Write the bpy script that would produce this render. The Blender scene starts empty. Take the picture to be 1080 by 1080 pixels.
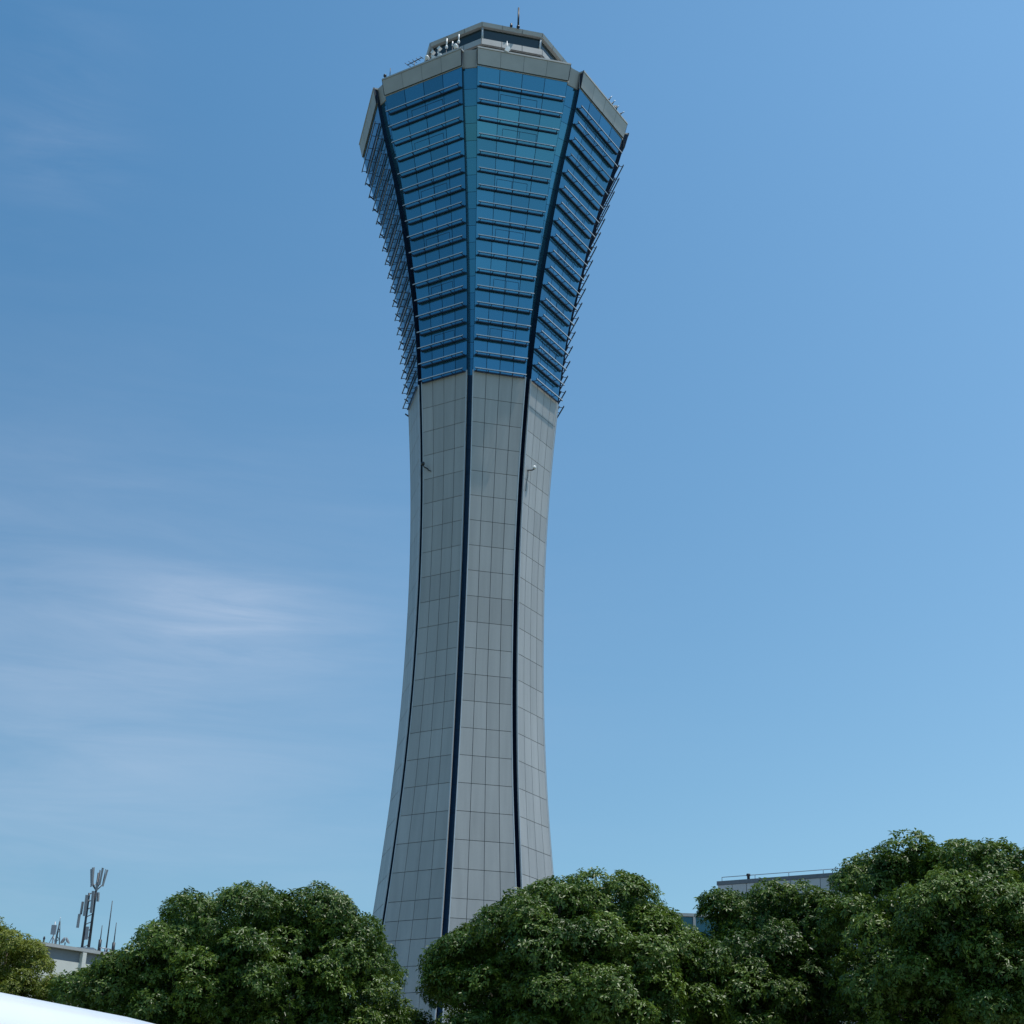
import bpy, math, random
import numpy as np
from mathutils import Vector, Matrix
rad = math.radians
random.seed(7); rng = np.random.default_rng(7)
sc = bpy.context.scene
COL = sc.collection

# ------------------------------------------------------------------ camera
EYE = 1.65
F_PX, PITCH, ROLL = 1627.9, rad(24.042), rad(1.564)
def ray(x, y):
    c, s = math.cos(ROLL), math.sin(ROLL); dx, dy = x-540, y-540
    u, v = c*dx+s*dy, -s*dx+c*dy
    d = (u/F_PX, 1.0, -v/F_PX)
    return Vector((d[0], d[1]*math.cos(PITCH)-d[2]*math.sin(PITCH), d[1]*math.sin(PITCH)+d[2]*math.cos(PITCH)))
def at(x, y, dist):
    """world point at a horizontal distance in the direction of a point of the photograph"""
    d = ray(x, y); k = dist/math.hypot(d.x, d.y)
    return Vector((d.x*k, d.y*k, EYE+d.z*k))
def m_per_px(x, y, dist):
    return (at(x+1, y, dist)-at(x, y, dist)).length
cam_d = bpy.data.cameras.new('camera'); cam = bpy.data.objects.new('camera', cam_d); COL.objects.link(cam)
R0 = Vector((1, 0, 0)); U0 = Vector((0, -math.sin(PITCH), math.cos(PITCH))); B0 = Vector((0, -math.cos(PITCH), -math.sin(PITCH)))
X = R0*math.cos(ROLL)+U0*math.sin(ROLL); Y = U0*math.cos(ROLL)-R0*math.sin(ROLL)
M = Matrix(((X.x, Y.x, B0.x, 0), (X.y, Y.y, B0.y, 0), (X.z, Y.z, B0.z, EYE), (0, 0, 0, 1)))
cam.matrix_world = M
cam_d.sensor_width = 36; cam_d.lens = 36*F_PX/1080; cam_d.clip_start = 0.05; cam_d.clip_end = 12000
sc.camera = cam

# ------------------------------------------------------------------ helpers
def tag(o, label=None, cat=None, group=None, kind=None):
    if label: o['label'] = label
    if cat: o['category'] = cat
    if group: o['group'] = group
    if kind: o['kind'] = kind
    return o
def empty(name, loc, rz=0):
    o = bpy.data.objects.new(name, None); COL.objects.link(o); o.location = loc; o.rotation_euler.z = rz; o.empty_display_size = .3
    return o
class MB:
    def __init__(s): s.v = []; s.f = []; s.m = []; s.t = []; s.mi = 0; s.tint = .5; s.sm = []; s.smooth = False
    def face(s, idx):
        s.f.append(tuple(idx)); s.m.append(s.mi); s.t.append(s.tint); s.sm.append(s.smooth)
    def quad(s, *p):
        n = len(s.v); s.v += [tuple(q) for q in p]; s.face(range(n, n+len(p)))
    def box(s, c, d, rot=None):
        n = len(s.v)
        for z in (-.5, .5):
            for x, y in ((-.5, -.5), (.5, -.5), (.5, .5), (-.5, .5)):
                q = Vector((x*d[0], y*d[1], z*d[2]))
                if rot: q = rot @ q
                s.v.append(tuple(q+Vector(c)))
        for f in ((3, 2, 1, 0), (4, 5, 6, 7), (0, 1, 5, 4), (1, 2, 6, 5), (2, 3, 7, 6), (3, 0, 4, 7)): s.face([n+i for i in f])
    def hexa(s, lo, hi):
        n = len(s.v); s.v += [tuple(q) for q in lo]+[tuple(q) for q in hi]; k = len(lo)
        s.face([n+i for i in range(k)][::-1]); s.face([n+k+i for i in range(k)])
        for i in range(k):
            j = (i+1) % k; s.face((n+i, n+j, n+k+j, n+k+i))
    def tube(s, p0, p1, r0, r1=None, seg=8, caps=True):
        r1 = r0 if r1 is None else r1
        p0, p1 = Vector(p0), Vector(p1); d = (p1-p0).normalized()
        a = d.orthogonal().normalized(); b = d.cross(a); n = len(s.v)
        for p, r in ((p0, r0), (p1, r1)):
            for i in range(seg):
                t = 2*math.pi*i/seg; s.v.append(tuple(p+a*(r*math.cos(t))+b*(r*math.sin(t))))
        so = s.smooth; s.smooth = True
        for i in range(seg):
            j = (i+1) % seg; s.face((n+i, n+j, n+seg+j, n+seg+i))
        s.smooth = so
        if caps: s.face([n+i for i in range(seg)][::-1]); s.face([n+seg+i for i in range(seg)])
    def path(s, pts, rs, seg=8):
        pts = [Vector(p) for p in pts]; n0 = len(s.v); a = None
        for k, p in enumerate(pts):
            d = (pts[min(k+1, len(pts)-1)]-pts[max(k-1, 0)]).normalized()
            a = d.orthogonal().normalized() if a is None else (a-d*a.dot(d)).normalized(); b = d.cross(a)
            for i in range(seg):
                t = 2*math.pi*i/seg; s.v.append(tuple(p+a*(rs[k]*math.cos(t))+b*(rs[k]*math.sin(t))))
        so = s.smooth; s.smooth = True
        for k in range(len(pts)-1):
            for i in range(seg):
                j = (i+1) % seg; q = n0+k*seg; s.face((q+i, q+j, q+seg+j, q+seg+i))
        s.smooth = so
        s.face([n0+i for i in range(seg)][::-1]); s.face([n0+(len(pts)-1)*seg+i for i in range(seg)])
    def lathe(s, prof, c=(0, 0, 0), axis='z', seg=20):
        n = len(s.v); so = s.smooth; s.smooth = True
        for r, h in prof:
            for i in range(seg):
                t = 2*math.pi*i/seg; q = (r*math.cos(t), r*math.sin(t), h)
                if axis == 'x': q = (q[2], q[0], q[1])
                s.v.append((q[0]+c[0], q[1]+c[1], q[2]+c[2]))
        for k in range(len(prof)-1):
            for i in range(seg):
                j = (i+1) % seg; q = n+k*seg; s.face((q+i, q+j, q+seg+j, q+seg+i))
        s.smooth = so
        s.face([n+i for i in range(seg)][::-1]); s.face([n+(len(prof)-1)*seg+i for i in range(seg)])
    def build(s, name, mats, parent=None):
        me = bpy.data.meshes.new(name); me.from_pydata(s.v, [], s.f)
        if not isinstance(mats, (list, tuple)): mats = [mats]
        for m in mats: me.materials.append(m)
        me.polygons.foreach_set('material_index', s.m)
        me.polygons.foreach_set('use_smooth', s.sm)
        at_ = me.attributes.new('tint', 'FLOAT', 'FACE'); at_.data.foreach_set('value', s.t)
        me.update()
        o = bpy.data.objects.new(name, me); COL.objects.link(o)
        if parent: o.parent = parent
        return o

# ------------------------------------------------------------------ materials
def new_mat(name):
    m = bpy.data.materials.new(name); m.use_nodes = True
    nt = m.node_tree; b = nt.nodes['Principled BSDF']; return m, nt, b
def N(nt, t, **kw):
    n = nt.nodes.new(t)
    for k, v in kw.items(): setattr(n, k, v)
    return n
def noise(nt, scale, detail=4, vec=None, stretch=None, coord='Object'):
    tc = N(nt, 'ShaderNodeTexCoord'); out = tc.outputs[coord]
    if stretch:
        mp = N(nt, 'ShaderNodeMapping'); mp.inputs['Scale'].default_value = stretch; nt.links.new(out, mp.inputs[0]); out = mp.outputs[0]
    n = N(nt, 'ShaderNodeTexNoise'); n.inputs['Scale'].default_value = scale; n.inputs['Detail'].default_value = detail
    nt.links.new(out, n.inputs['Vector']); return n.outputs['Fac']
def maprange(nt, src, a, b, c, d):
    n = N(nt, 'ShaderNodeMapRange'); n.inputs[1].default_value = a; n.inputs[2].default_value = b; n.inputs[3].default_value = c; n.inputs[4].default_value = d
    nt.links.new(src, n.inputs[0]); return n.outputs[0]
def math_(nt, op, a, b):
    n = N(nt, 'ShaderNodeMath', operation=op)
    for k, q in enumerate((a, b)):
        if isinstance(q, (int, float)): n.inputs[k].default_value = q
        else: nt.links.new(q, n.inputs[k])
    return n.outputs[0]
def simple(name, col, rough=.5, metal=0, var=.12, scale=3, stretch=None, tint=0.0, spec=.5, bump=0, coat=0, sheen=None):
    """colour modulated by a noise and, when asked, by the per-face 'tint'"""
    m, nt, b = new_mat(name)
    k = maprange(nt, noise(nt, scale, 5, stretch=stretch), .25, .75, 1-var, 1+var)
    if tint:
        a = N(nt, 'ShaderNodeAttribute', attribute_name='tint'); k = math_(nt, 'MULTIPLY', k, maprange(nt, a.outputs['Fac'], 0, 1, 1-tint, 1+tint))
    mx = N(nt, 'ShaderNodeVectorMath', operation='SCALE'); mx.inputs[0].default_value = col; nt.links.new(k, mx.inputs['Scale'])
    nt.links.new(mx.outputs[0], b.inputs['Base Color'])
    b.inputs['Roughness'].default_value = rough; b.inputs['Metallic'].default_value = metal; b.inputs['Specular IOR Level'].default_value = spec
    b.inputs['Coat Weight'].default_value = coat
    if bump:
        bp = N(nt, 'ShaderNodeBump'); bp.inputs['Strength'].default_value = bump; nt.links.new(noise(nt, scale*6, 3), bp.inputs['Height']); nt.links.new(bp.outputs[0], b.inputs['Normal'])
    return m

def cladding_mat():
    m, nt, b = new_mat('stone_grey_cladding')
    a = N(nt, 'ShaderNodeAttribute', attribute_name='tint')
    k = maprange(nt, a.outputs['Fac'], 0, 1, .88, 1.11)
    k = math_(nt, 'MULTIPLY', k, maprange(nt, noise(nt, .9, 6, stretch=(2.2, 2.2, .10)), .3, .75, 1.06, .88))   # rain streaks
    k = math_(nt, 'MULTIPLY', k, maprange(nt, noise(nt, .07, 3), .3, .7, .95, 1.05))
    k = math_(nt, 'MULTIPLY', k, maprange(nt, noise(nt, 9, 4), .3, .7, .985, 1.015))
    mx = N(nt, 'ShaderNodeVectorMath', operation='SCALE'); mx.inputs[0].default_value = (.385, .384, .384); nt.links.new(k, mx.inputs['Scale'])
    nt.links.new(mx.outputs[0], b.inputs['Base Color'])
    b.inputs['Roughness'].default_value = .42; b.inputs['Specular IOR Level'].default_value = .45
    return m
def glass_mat():
    m, nt, b = new_mat('blue_coated_glass')
    a = N(nt, 'ShaderNodeAttribute', attribute_name='tint')
    k = maprange(nt, a.outputs['Fac'], 0, 1, .80, 1.18)
    mx = N(nt, 'ShaderNodeVectorMath', operation='SCALE'); mx.inputs[0].default_value = (.070, .232, .350); nt.links.new(k, mx.inputs['Scale'])
    nt.links.new(mx.outputs[0], b.inputs['Base Color'])
    b.inputs['Metallic'].default_value = .75; b.inputs['Roughness'].default_value = .14; b.inputs['Specular IOR Level'].default_value = .5
    bp = N(nt, 'ShaderNodeBump'); bp.inputs['Strength'].default_value = .02; nt.links.new(noise(nt, .8, 2), bp.inputs['Height']); nt.links.new(bp.outputs[0], b.inputs['Normal'])
    return m
CLAD = cladding_mat(); GLASS = glass_mat()
JOINT = simple('dark_joint', (.085, .098, .115), .8)
MULL = simple('dark_mullion', (.012, .045, .09), .4, metal=.3)
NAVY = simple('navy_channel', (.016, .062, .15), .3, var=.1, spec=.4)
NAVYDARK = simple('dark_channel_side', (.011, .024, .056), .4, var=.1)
TRIM = simple('pale_metal_trim', (.50, .52, .54), .35, metal=.25, var=.06)
RIM = simple('silver_rim', (.54, .57, .61), .4, metal=.2, var=.04)
SHELF = simple('louvre_blade_metal', (.10, .13, .19), .45, metal=.2, var=.08)
RAIL_RIMSHADE = simple('navy_rail_rim_shade', (.016, .033, .078), .5)  # rail colour, also painted shade on the rims' inner sides
PARA = simple('parapet_panel', (.415, .412, .405), .5, var=.08, scale=.8, tint=.06)
CABGLASS = simple('dark_cab_glass', (.016, .034, .042), .08, metal=.0, var=.05, spec=.6)
WHITE = simple('white_enamel', (.8, .8, .8), .35, var=.03)
DARKMETAL = simple('dark_metal', (.045, .05, .06), .5, metal=.4)
GALV = simple('galvanised_steel', (.34, .36, .39), .45, metal=.5, var=.15, scale=8)

# ------------------------------------------------------------------ control tower
TC = Vector((-2.571, 110.533, 0))
PHI = rad(-9.267)
KN = [(0, 8.9), (11.65, 7.15), (19.91, 6.12), (23.91, 5.74), (27.91, 5.40), (31.65, 5.17), (35.91, 5.0), (39.91, 4.93), (45.91, 4.95), (49.91, 5.07), (53.65, 5.26), (57.91, 5.56),
      (61.65, 5.88), (64.65, 6.22), (67.25, 6.60), (70.85, 7.28), (74.65, 8.05), (79.35, 9.2), (81.95, 9.95), (85.35, 10.8), (86.85, 11.15)]
_z = np.array([k[0] for k in KN]); _a = np.array([k[1] for k in KN]); _m = np.gradient(_a, _z)
def ap(z):
    i = int(np.clip(np.searchsorted(_z, z)-1, 0, len(_z)-2)); h = _z[i+1]-_z[i]; t = (z-_z[i])/h
    return float((2*t**3-3*t**2+1)*_a[i]+(t**3-2*t**2+t)*h*_m[i]+(-2*t**3+3*t**2)*_a[i+1]+(t**3-t**2)*h*_m[i+1])
T22 = math.tan(math.pi/8)
def cw(z): return .48+.82*min(1, max(0, (z-60)/26.5))**1.3        # width of the corner channel
def hw(z): return ap(z)*T22-cw(z)/1.848                               # half width of a face
def cd(z): return .70-.33*min(1, max(0, (z-62)/22))                 # depth of the channel
Z_GB, Z_GT, Z_PT = 60.11, 85.35, 86.85
LV = [60.11+1.382*k for k in range(18)]
tower = empty('control_tower', TC)
tag(tower, 'tall flared grey control tower with blue glass upper storeys and octagonal cab', 'control tower')
def face_rot(i): return PHI+(i-1.5)*math.pi/4
def corner_rot(i): return PHI+(i-2)*math.pi/4
ROWS = [z+EYE for z in [58.46, 56.26]+[56.26-2*k for k in range(1, 20)]+[16.94, 15.64, 13.89, 12.18, 10.2, 8.2, 6.2, 4.2, 2.2, .2, -1.65]]
ROWS[-1] = 0.0
def fp(u, o, z): return (u, -(ap(z)+o), z)
for i in range(8):
    mb = MB()                                                          # stone panels with open joints over a dark backing
    g = .019
    for k in range(len(ROWS)-1):
        zt, zb = ROWS[k], ROWS[k+1]
        mb.mi = 1; mb.tint = .5
        mb.quad(fp(-hw(zb), -.05, zb), fp(hw(zb), -.05, zb), fp(hw(zt), -.05, zt), fp(-hw(zt), -.05, zt))
        mb.mi = 0
        rowt = random.gauss(0, .10)
        for c in range(4):
            mb.tint = min(1, max(0, .5+rowt+random.gauss(0, .16)))
            za, zc = zb+g, zt-g
            def U(z, q): return -hw(z)+2*hw(z)*q/4
            p = [(U(za, c)+g, za), (U(za, c+1)-g, za), (U(zc, c+1)-g, zc), (U(zc, c)+g, zc)]
            fr = [fp(u, 0, z) for u, z in p]; bk = [fp(u, -.05, z) for u, z in p]
            mb.quad(*fr)
            for q in range(4): mb.quad(bk[q], bk[(q+1) % 4], fr[(q+1) % 4], fr[q])
    o = mb.build('wall_panels', [CLAD, JOINT], tower); o.rotation_euler.z = face_rot(i)
    mb = MB()                                                          # glazing
    zs = LV+[Z_GT]
    for k in range(len(zs)-1):
        zb, zt = zs[k], zs[k+1]; mb.mi = 1
        mb.quad(fp(-hw(zb), -.04, zb), fp(hw(zb), -.04, zb), fp(hw(zt), -.04, zt), fp(-hw(zt), -.04, zt))
        mb.mi = 0
        for c in range(4):
            mb.tint = min(1, max(0, random.gauss(.5, .17))); g2 = .022
            tx, tz = random.gauss(0, .005), random.gauss(0, .006)
            pts = []
            for q, z in ((c, zb+g2), (c+1, zb+g2), (c+1, zt-g2), (c, zt-g2)):
                u = -hw(z)+2*hw(z)*q/4+(g2 if q == c else -g2)
                x, y, z2 = fp(u, 0, z); pts.append((x, y-tx*(u-(-hw(z)+2*hw(z)*(c+.5)/4))-tz*(z-(zb+zt)/2), z2))
            mb.quad(*pts)
    o = mb.build('glass_wall', [GLASS, MULL], tower); o.rotation_euler.z = face_rot(i)
    for k in (2, 5, 8, 11, 14, 16):                                    # narrow opening lights
        zb, zt = LV[k]+.34, LV[k]+1.02; h = hw(zb); w = h*.86; u0 = -h*.42+random.uniform(-.06, .06)*h
        mb = MB(); b = .035
        for (ua, ub, za, zc) in ((u0, u0+w, zb, zb+b), (u0, u0+w, zt-b, zt), (u0, u0+b, zb+b, zt-b), (u0+w-b, u0+w, zb+b, zt-b), (u0+w/2-b/2, u0+w/2+b/2, zb+b, zt-b)):
            lo = [fp(ua, .012, za), fp(ub, .012, za), fp(ub, -.03, za), fp(ua, -.03, za)]; hi = [fp(ua, .012, zc), fp(ub, .012, zc), fp(ub, -.03, zc), fp(ua, -.03, zc)]
            mb.hexa(lo, hi)
        o = mb.build('vent_window', MULL, tower); o.rotation_euler.z = face_rot(i)
    for sgn in (-1, 1):                                                # pale edge trims beside the channels
        mb = MB(); zz = list(np.linspace(0, Z_GB+.1, 44))
        for k in range(len(zz)-1):
            za, zc = zz[k], zz[k+1]; wd = .05
            lo = [fp(sgn*(hw(za)-wd), .02, za), fp(sgn*(hw(za)+.015), .02, za), fp(sgn*(hw(za)+.015), -.09, za), fp(sgn*(hw(za)-wd), -.09, za)]
            hi = [fp(sgn*(hw(zc)-wd), .02, zc), fp(sgn*(hw(zc)+.015), .02, zc), fp(sgn*(hw(zc)+.015), -.09, zc), fp(sgn*(hw(zc)-wd), -.09, zc)]
            mb.quad(lo[0], lo[1], hi[1], hi[0]); mb.quad(lo[1], lo[2], hi[2], hi[1]); mb.quad(lo[3], lo[0], hi[0], hi[3])
        o = mb.build('edge_trim', TRIM, tower); o.rotation_euler.z = face_rot(i)
    mb = MB()                                                          # channel in the corner between two faces
    cr = lambda z: ap(z)/math.cos(math.pi/8)-cw(z)/1.848*math.sin(math.pi/8)
    zz = [0]+[r for r in ROWS[::-1][1:-1]]+LV+[Z_GT]
    for k in range(len(zz)-1):
        za, zc = zz[k], zz[k+1]
        up = za >= Z_GB-.01
        mb.mi = 1 if up else 0; mb.tint = random.uniform(.3, .7)
        q = lambda s, d, z: (s*cw(z)/2, -(cr(z)-d), z)
        gg = .015
        da, dc = cd(za), cd(zc)
        mb.quad(q(-1, da, za+gg), q(1, da, za+gg), q(1, dc, zc-gg), q(-1, dc, zc-gg))
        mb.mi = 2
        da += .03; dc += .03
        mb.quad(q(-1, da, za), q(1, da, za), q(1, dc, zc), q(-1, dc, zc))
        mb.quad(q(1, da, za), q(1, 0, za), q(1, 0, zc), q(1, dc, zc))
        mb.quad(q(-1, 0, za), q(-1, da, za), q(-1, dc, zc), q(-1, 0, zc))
    o = mb.build('corner_channel', [NAVY, GLASS, NAVYDARK], tower); o.rotation_euler.z = corner_rot(i)
    # parapet: face piece and corner piece
    mb = MB(); z0, z1 = Z_GT, Z_PT
    for c in range(4):
        mb.tint = random.random()
        def U(z, q): return -hw(z)+2*hw(z)*q/4
        e = .012
        mb.quad(fp(U(z0, c)+e, .12, z0), fp(U(z0, c+1)-e, .12, z0), fp(U(z1, c+1)-e, .12, z1-.17), fp(U(z1, c)+e, .12, z1-.17))
    mb.mi = 1
    mb.quad(fp(-hw(z0), .09, z0), fp(hw(z0), .09, z0), fp(hw(z1), .09, z1), fp(-hw(z1), .09, z1))
    mb.quad(fp(-hw(z0), -.1, z0-.001), fp(hw(z0), -.1, z0-.001), fp(hw(z0), .12, z0-.001), fp(-hw(z0), .12, z0-.001))
    mb.mi = 0; mb.tint = .6
    a1 = ap(z1)
    mb.hexa([(-hw(z1), -(a1+.13), z1-.15), (hw(z1), -(a1+.13), z1-.15), (hw(z1), -(a1-.35), z1-.15), (-hw(z1), -(a1-.35), z1-.15)],
            [(-hw(z1), -(a1+.13), z1), (hw(z1), -(a1+.13), z1), (hw(z1), -(a1-.35), z1), (-hw(z1), -(a1-.35), z1)])
    mb.quad((hw(z1), -(a1-.35), z1-.02), (-hw(z1), -(a1-.35), z1-.02), (-hw(z1), -(a1-.35), z0-.1), (hw(z1), -(a1-.35), z0-.1))
    o = mb.build('parapet', [PARA, JOINT], tower); o.rotation_euler.z = face_rot(i)
    mb = MB(); mb.tint = .4
    q = lambda s, d, z: (s*cw(z)/2, -(cr(z)-d), z)
    d0 = .30
    mb.quad(q(-1, d0, z0), q(1, d0, z0), q(1, d0, z1), q(-1, d0, z1)); mb.quad(q(-1, d0, z1), q(1, d0, z1), q(1, d0+.5, z1), q(-1, d0+.5, z1))
    mb.quad(q(-1, d0, z0), q(-1, d0+.2, z0), q(1, d0+.2, z0), q(1, d0, z0))
    mb.mi = 1
    mb.quad(q(1, d0+.1, z0), q(1, -.12, z0), q(1, -.12, z1), q(1, d0+.1, z1)); mb.quad(q(-1, -.12, z0), q(-1, d0+.1, z0), q(-1, d0+.1, z1), q(-1, -.12, z1))
    o = mb.build('parapet_corner', [PARA, NAVYDARK], tower); o.rotation_euler.z = corner_rot(i)

# sunshade louvres: built once per level, copied round the five faces that show
def louver_meshes(z):
    L = hw(z)-.10
    sh = MB(); a = ap(z)
    n = 5
    for k in range(n):
        u = -L+.14+(2*L-.28)*k/(n-1)+random.uniform(-.03, .03); sh.mi = 1
        sh.box((u, -(a+.26), z-.02), (.05, .46, .035)); sh.mi = 0
    ri = MB(); dz_ = random.uniform(-.008, .008)
    ri.mi = 1; ri.box((0, -(a+.475), z+.03+dz_), (2*L+.06, .06, .105)); ri.mi = 0; ri.box((0, -(a+.511), z+.035+dz_), (2*L+.06, .012, .08))  # silver outer strip; dark body paints the shade on the rim's back
    sh.mi = 1; sh.box((0, -(a+.095), z-.03), (2*L-.04, .09, .10)); sh.mi = 0
    return sh, ri
SIL = [0, 1, 2, 3, 4]
stuff = MB()
for z in LV:
    sh, ri = louver_meshes(z)
    so = sh.build('louver', [SHELF, RAIL_RIMSHADE], tower); ro = ri.build('rim', [RIM, RAIL_RIMSHADE], so)
    so.rotation_euler.z = face_rot(0)
    for i in SIL[1:]:
        c = so.copy(); COL.objects.link(c); c.parent = tower; c.rotation_euler.z = face_rot(i)
        for ch in (ro,):
            d = ch.copy(); COL.objects.link(d); d.parent = c
    for i in (5, 6, 7):
        Rm = Matrix.Rotation(face_rot(i), 3, 'Z')
        for src, mo in ((sh, 0), (ri, 2)):
            n = len(stuff.v); stuff.v += [tuple(Rm @ Vector(v)) for v in src.v]
            for f, m in zip(src.f, src.m):
                stuff.mi = (1 if m else 2) if mo == 2 else (mo if mo else m); stuff.face([n+q for q in f])
tag(stuff.build('louver', [SHELF, RAIL_RIMSHADE, RIM], tower), kind='stuff')

# deck, cab
def octa(a, z, rot=PHI):
    R = a/math.cos(math.pi/8); return [(R*math.sin(rot+k*math.pi/4), -R*math.cos(rot+k*math.pi/4), z) for k in range(8)]
def ring(mb, a0, z0, a1, z1, sub=0):
    A, B = octa(a0, z0), octa(a1, z1)
    for k in range(8):
        j = (k+1) % 8
        if not sub: mb.quad(A[k], A[j], B[j], B[k])
        else:
            for s in range(sub):
                mb.tint = random.random()
                l = lambda p, q, t: tuple(Vector(p).lerp(Vector(q), t))
                e = .004
                mb.quad(l(A[k], A[j], s/sub+e), l(A[k], A[j], (s+1)/sub-e), l(B[k], B[j], (s+1)/sub-e), l(B[k], B[j], s/sub+e))
mb = MB(); n = len(mb.v); mb.v += octa(10.3, Z_GT+.5); mb.face([n+k for k in range(8)]); mb.build('deck', GALV, tower)
mb = MB(); ring(mb, 6.20, 86.0, 6.25, 91.36); mb.build('lower_cab_glass', CABGLASS, tower)
mb = MB()
ring(mb, 6.50, 91.36, 6.46, 91.98, sub=3); ring(mb, 6.1, 91.36, 6.50, 91.36); ring(mb, 6.46, 91.98, 5.85, 92.05)
mb.mi = 1; ring(mb, 6.46, 91.35, 6.42, 91.97)
mb.build('cab_sill', [PARA, JOINT], tower)
A, B = octa(5.95, 92.0), octa(6.12, 93.34)
for k in range(8):
    j = (k+1) % 8; mb = MB(); mb.quad(A[k], A[j], B[j], B[k]); mb.build('cab_window', CABGLASS, tower)
A, B = octa(6.06, 92.0), octa(6.24, 93.34)
for k in range(8):
    mb = MB(); mb.tube(A[k], B[k], .10, .10, 6); mb.build('mullion', TRIM, tower)
mb = MB()
ring(mb, 6.16, 93.33, 6.49, 93.67); ring(mb, 6.49, 93.67, 6.50, 93.675)
mb.mi = 0; ring(mb, 6.42, 93.33, 6.52, 93.71, sub=3); ring(mb, 6.0, 93.33, 6.42, 93.33)
n = len(mb.v); mb.v += octa(6.52, 93.71); mb.face([n+k for k in range(8)])
mb.build('cab_roof', [PARA, JOINT], tower)
mb = MB(); mb.quad((-.8, -9.0, 0), (.8, -9.0, 0), (.8, -9.0, 2.4), (-.8, -9.0, 2.4)); o = mb.build('door', DARKMETAL, tower); o.rotation_euler.z = face_rot(2)

# ------------------------------------------------------------------ small things fixed to the tower (each one a thing)
def on_plane(x, y, i, a):
    """point of the tower in a photo direction on the vertical plane at distance a from the axis, facing face i"""
    d = ray(x, y); n = Vector((math.sin(face_rot(i)), -math.cos(face_rot(i)), 0)); o = Vector((0, 0, EYE))
    t = (a-(o-TC).dot(n))/d.dot(n); return o+d*t
def at_height(x, y, z):
    d = ray(x, y); t = (z-EYE)/d.z; return Vector((0, 0, EYE))+d*t
def whip(name, base, top, r, mat, label, cat, group=None, collar=True):
    t = empty(name, base); h = top-base
    m = MB(); m.tube((0, 0, 0), h, r, r*.85, 6); m.build('rod', mat, t)
    if collar:
        m = MB(); m.tube((0, 0, -.02), h*.06, r*1.6, r*1.6, 8); m.build('base', DARKMETAL, t)
    return tag(t, label, cat, group)
b = at_height(546.5, 28.9, 93.71); whip('lightning_rod', b, b+Vector((0, 0, 2.15)), .09, DARKMETAL, 'dark upright lightning rod on the flat roof of the tower cab', 'lightning rod')
b = at_height(539.2, 27.9, 93.71); t = empty('beacon_lamp', b); m = MB(); m.lathe([(.12, 0), (.12, .12), (.09, .14), (.09, .3), (.03, .36)]); m.build('lamp', DARKMETAL, t)
tag(t, 'small dark beacon lamp on the cab roof beside the lightning rod', 'lamp')
b = on_plane(411, 83, 1, 11.1); b.z = Z_PT; whip('whip_antenna', b, b+Vector((0, 0, .95)), .035, DARKMETAL, 'thin bare whip antenna near the left corner of the tower parapet', 'antenna', collar=False)
b = on_plane(405.5, 87, 1, 11.1); b.z = Z_PT; t = empty('parapet_lamp', b); m = MB(); m.tube((0, 0, 0), (0, 0, .25), .05); m.lathe([(.05, .25), (.13, .3), (.13, .45), (.05, .52)], seg=10); m.build('lamp', DARKMETAL, t)
tag(t, 'tiny dark lamp on the left corner of the tower parapet', 'lamp')
# yagi
b = on_plane(437, 70, 1, 11.0); b.z = Z_PT; t = empty('yagi_antenna', b)
m = MB(); m.tube((0, 0, 0), (0, 0, .75), .04, .04, 6); m.build('post', GALV, t)
m = MB(); dirv = Vector((math.cos(face_rot(1)), math.sin(face_rot(1)), .12)); m.tube(dirv*-.75+Vector((0, 0, .75)), dirv*.75+Vector((0, 0, .75)), .04, .04, 6)
side = Vector((-dirv.y, dirv.x, .25)).normalized()
for k in range(5):
    c = dirv*(-.7+.35*k)+Vector((0, 0, .75)); m.tube(c-side*(.42-.04*k), c+side*(.42-.04*k), .025, .025, 5)
m.build('boom', DARKMETAL, t); tag(t, 'dark yagi antenna with cross rods on the left parapet', 'antenna')
# dark-lensed round lamps, bent lamps and white sticks on the left parapet
def cctv(x, y, i, label, cat, hgt=.35, rot=.0, wall=11.08):
    b = on_plane(x, y, i, wall); b.z = Z_PT; t = empty('dome_lamp', b); t.rotation_euler.z = face_rot(i)+rot
    m = MB(); m.tube((0, 0, 0), (0, 0, hgt), .05, .05, 8); m.build('post', WHITE, t)
    m = MB(); Rm = Matrix.Rotation(rad(35), 3, 'X'); m.lathe([(.16, -.16), (.19, 0), (.16, .16), (.08, .24), (.02, .26)], seg=14)
    m.v = [tuple(Rm @ Vector(v)+Vector((0, -.08, hgt+.12))) for v in m.v]; h = m.build('hood', WHITE, t)
    m = MB(); m.lathe([(.18, -.03), (.16, .0), (.1, .02)], seg=14); m.v = [tuple(Rm @ Vector((v[0], v[1], v[2]-.19))+Vector((0, -.08, hgt+.12))) for v in m.v]; m.build('lens', DARKMETAL, t)
    return tag(t, label, cat, 'round lamps on the tower parapet')
cctv(451, 64.8, 1, 'round white lamp with dark lens on the parapet, right beside the yagi antenna', 'floodlight', .25)
cctv(481.2, 52.8, 1, 'round white lamp with dark lens on the parapet, nearest the glass corner of the cab', 'floodlight', .25)
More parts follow.
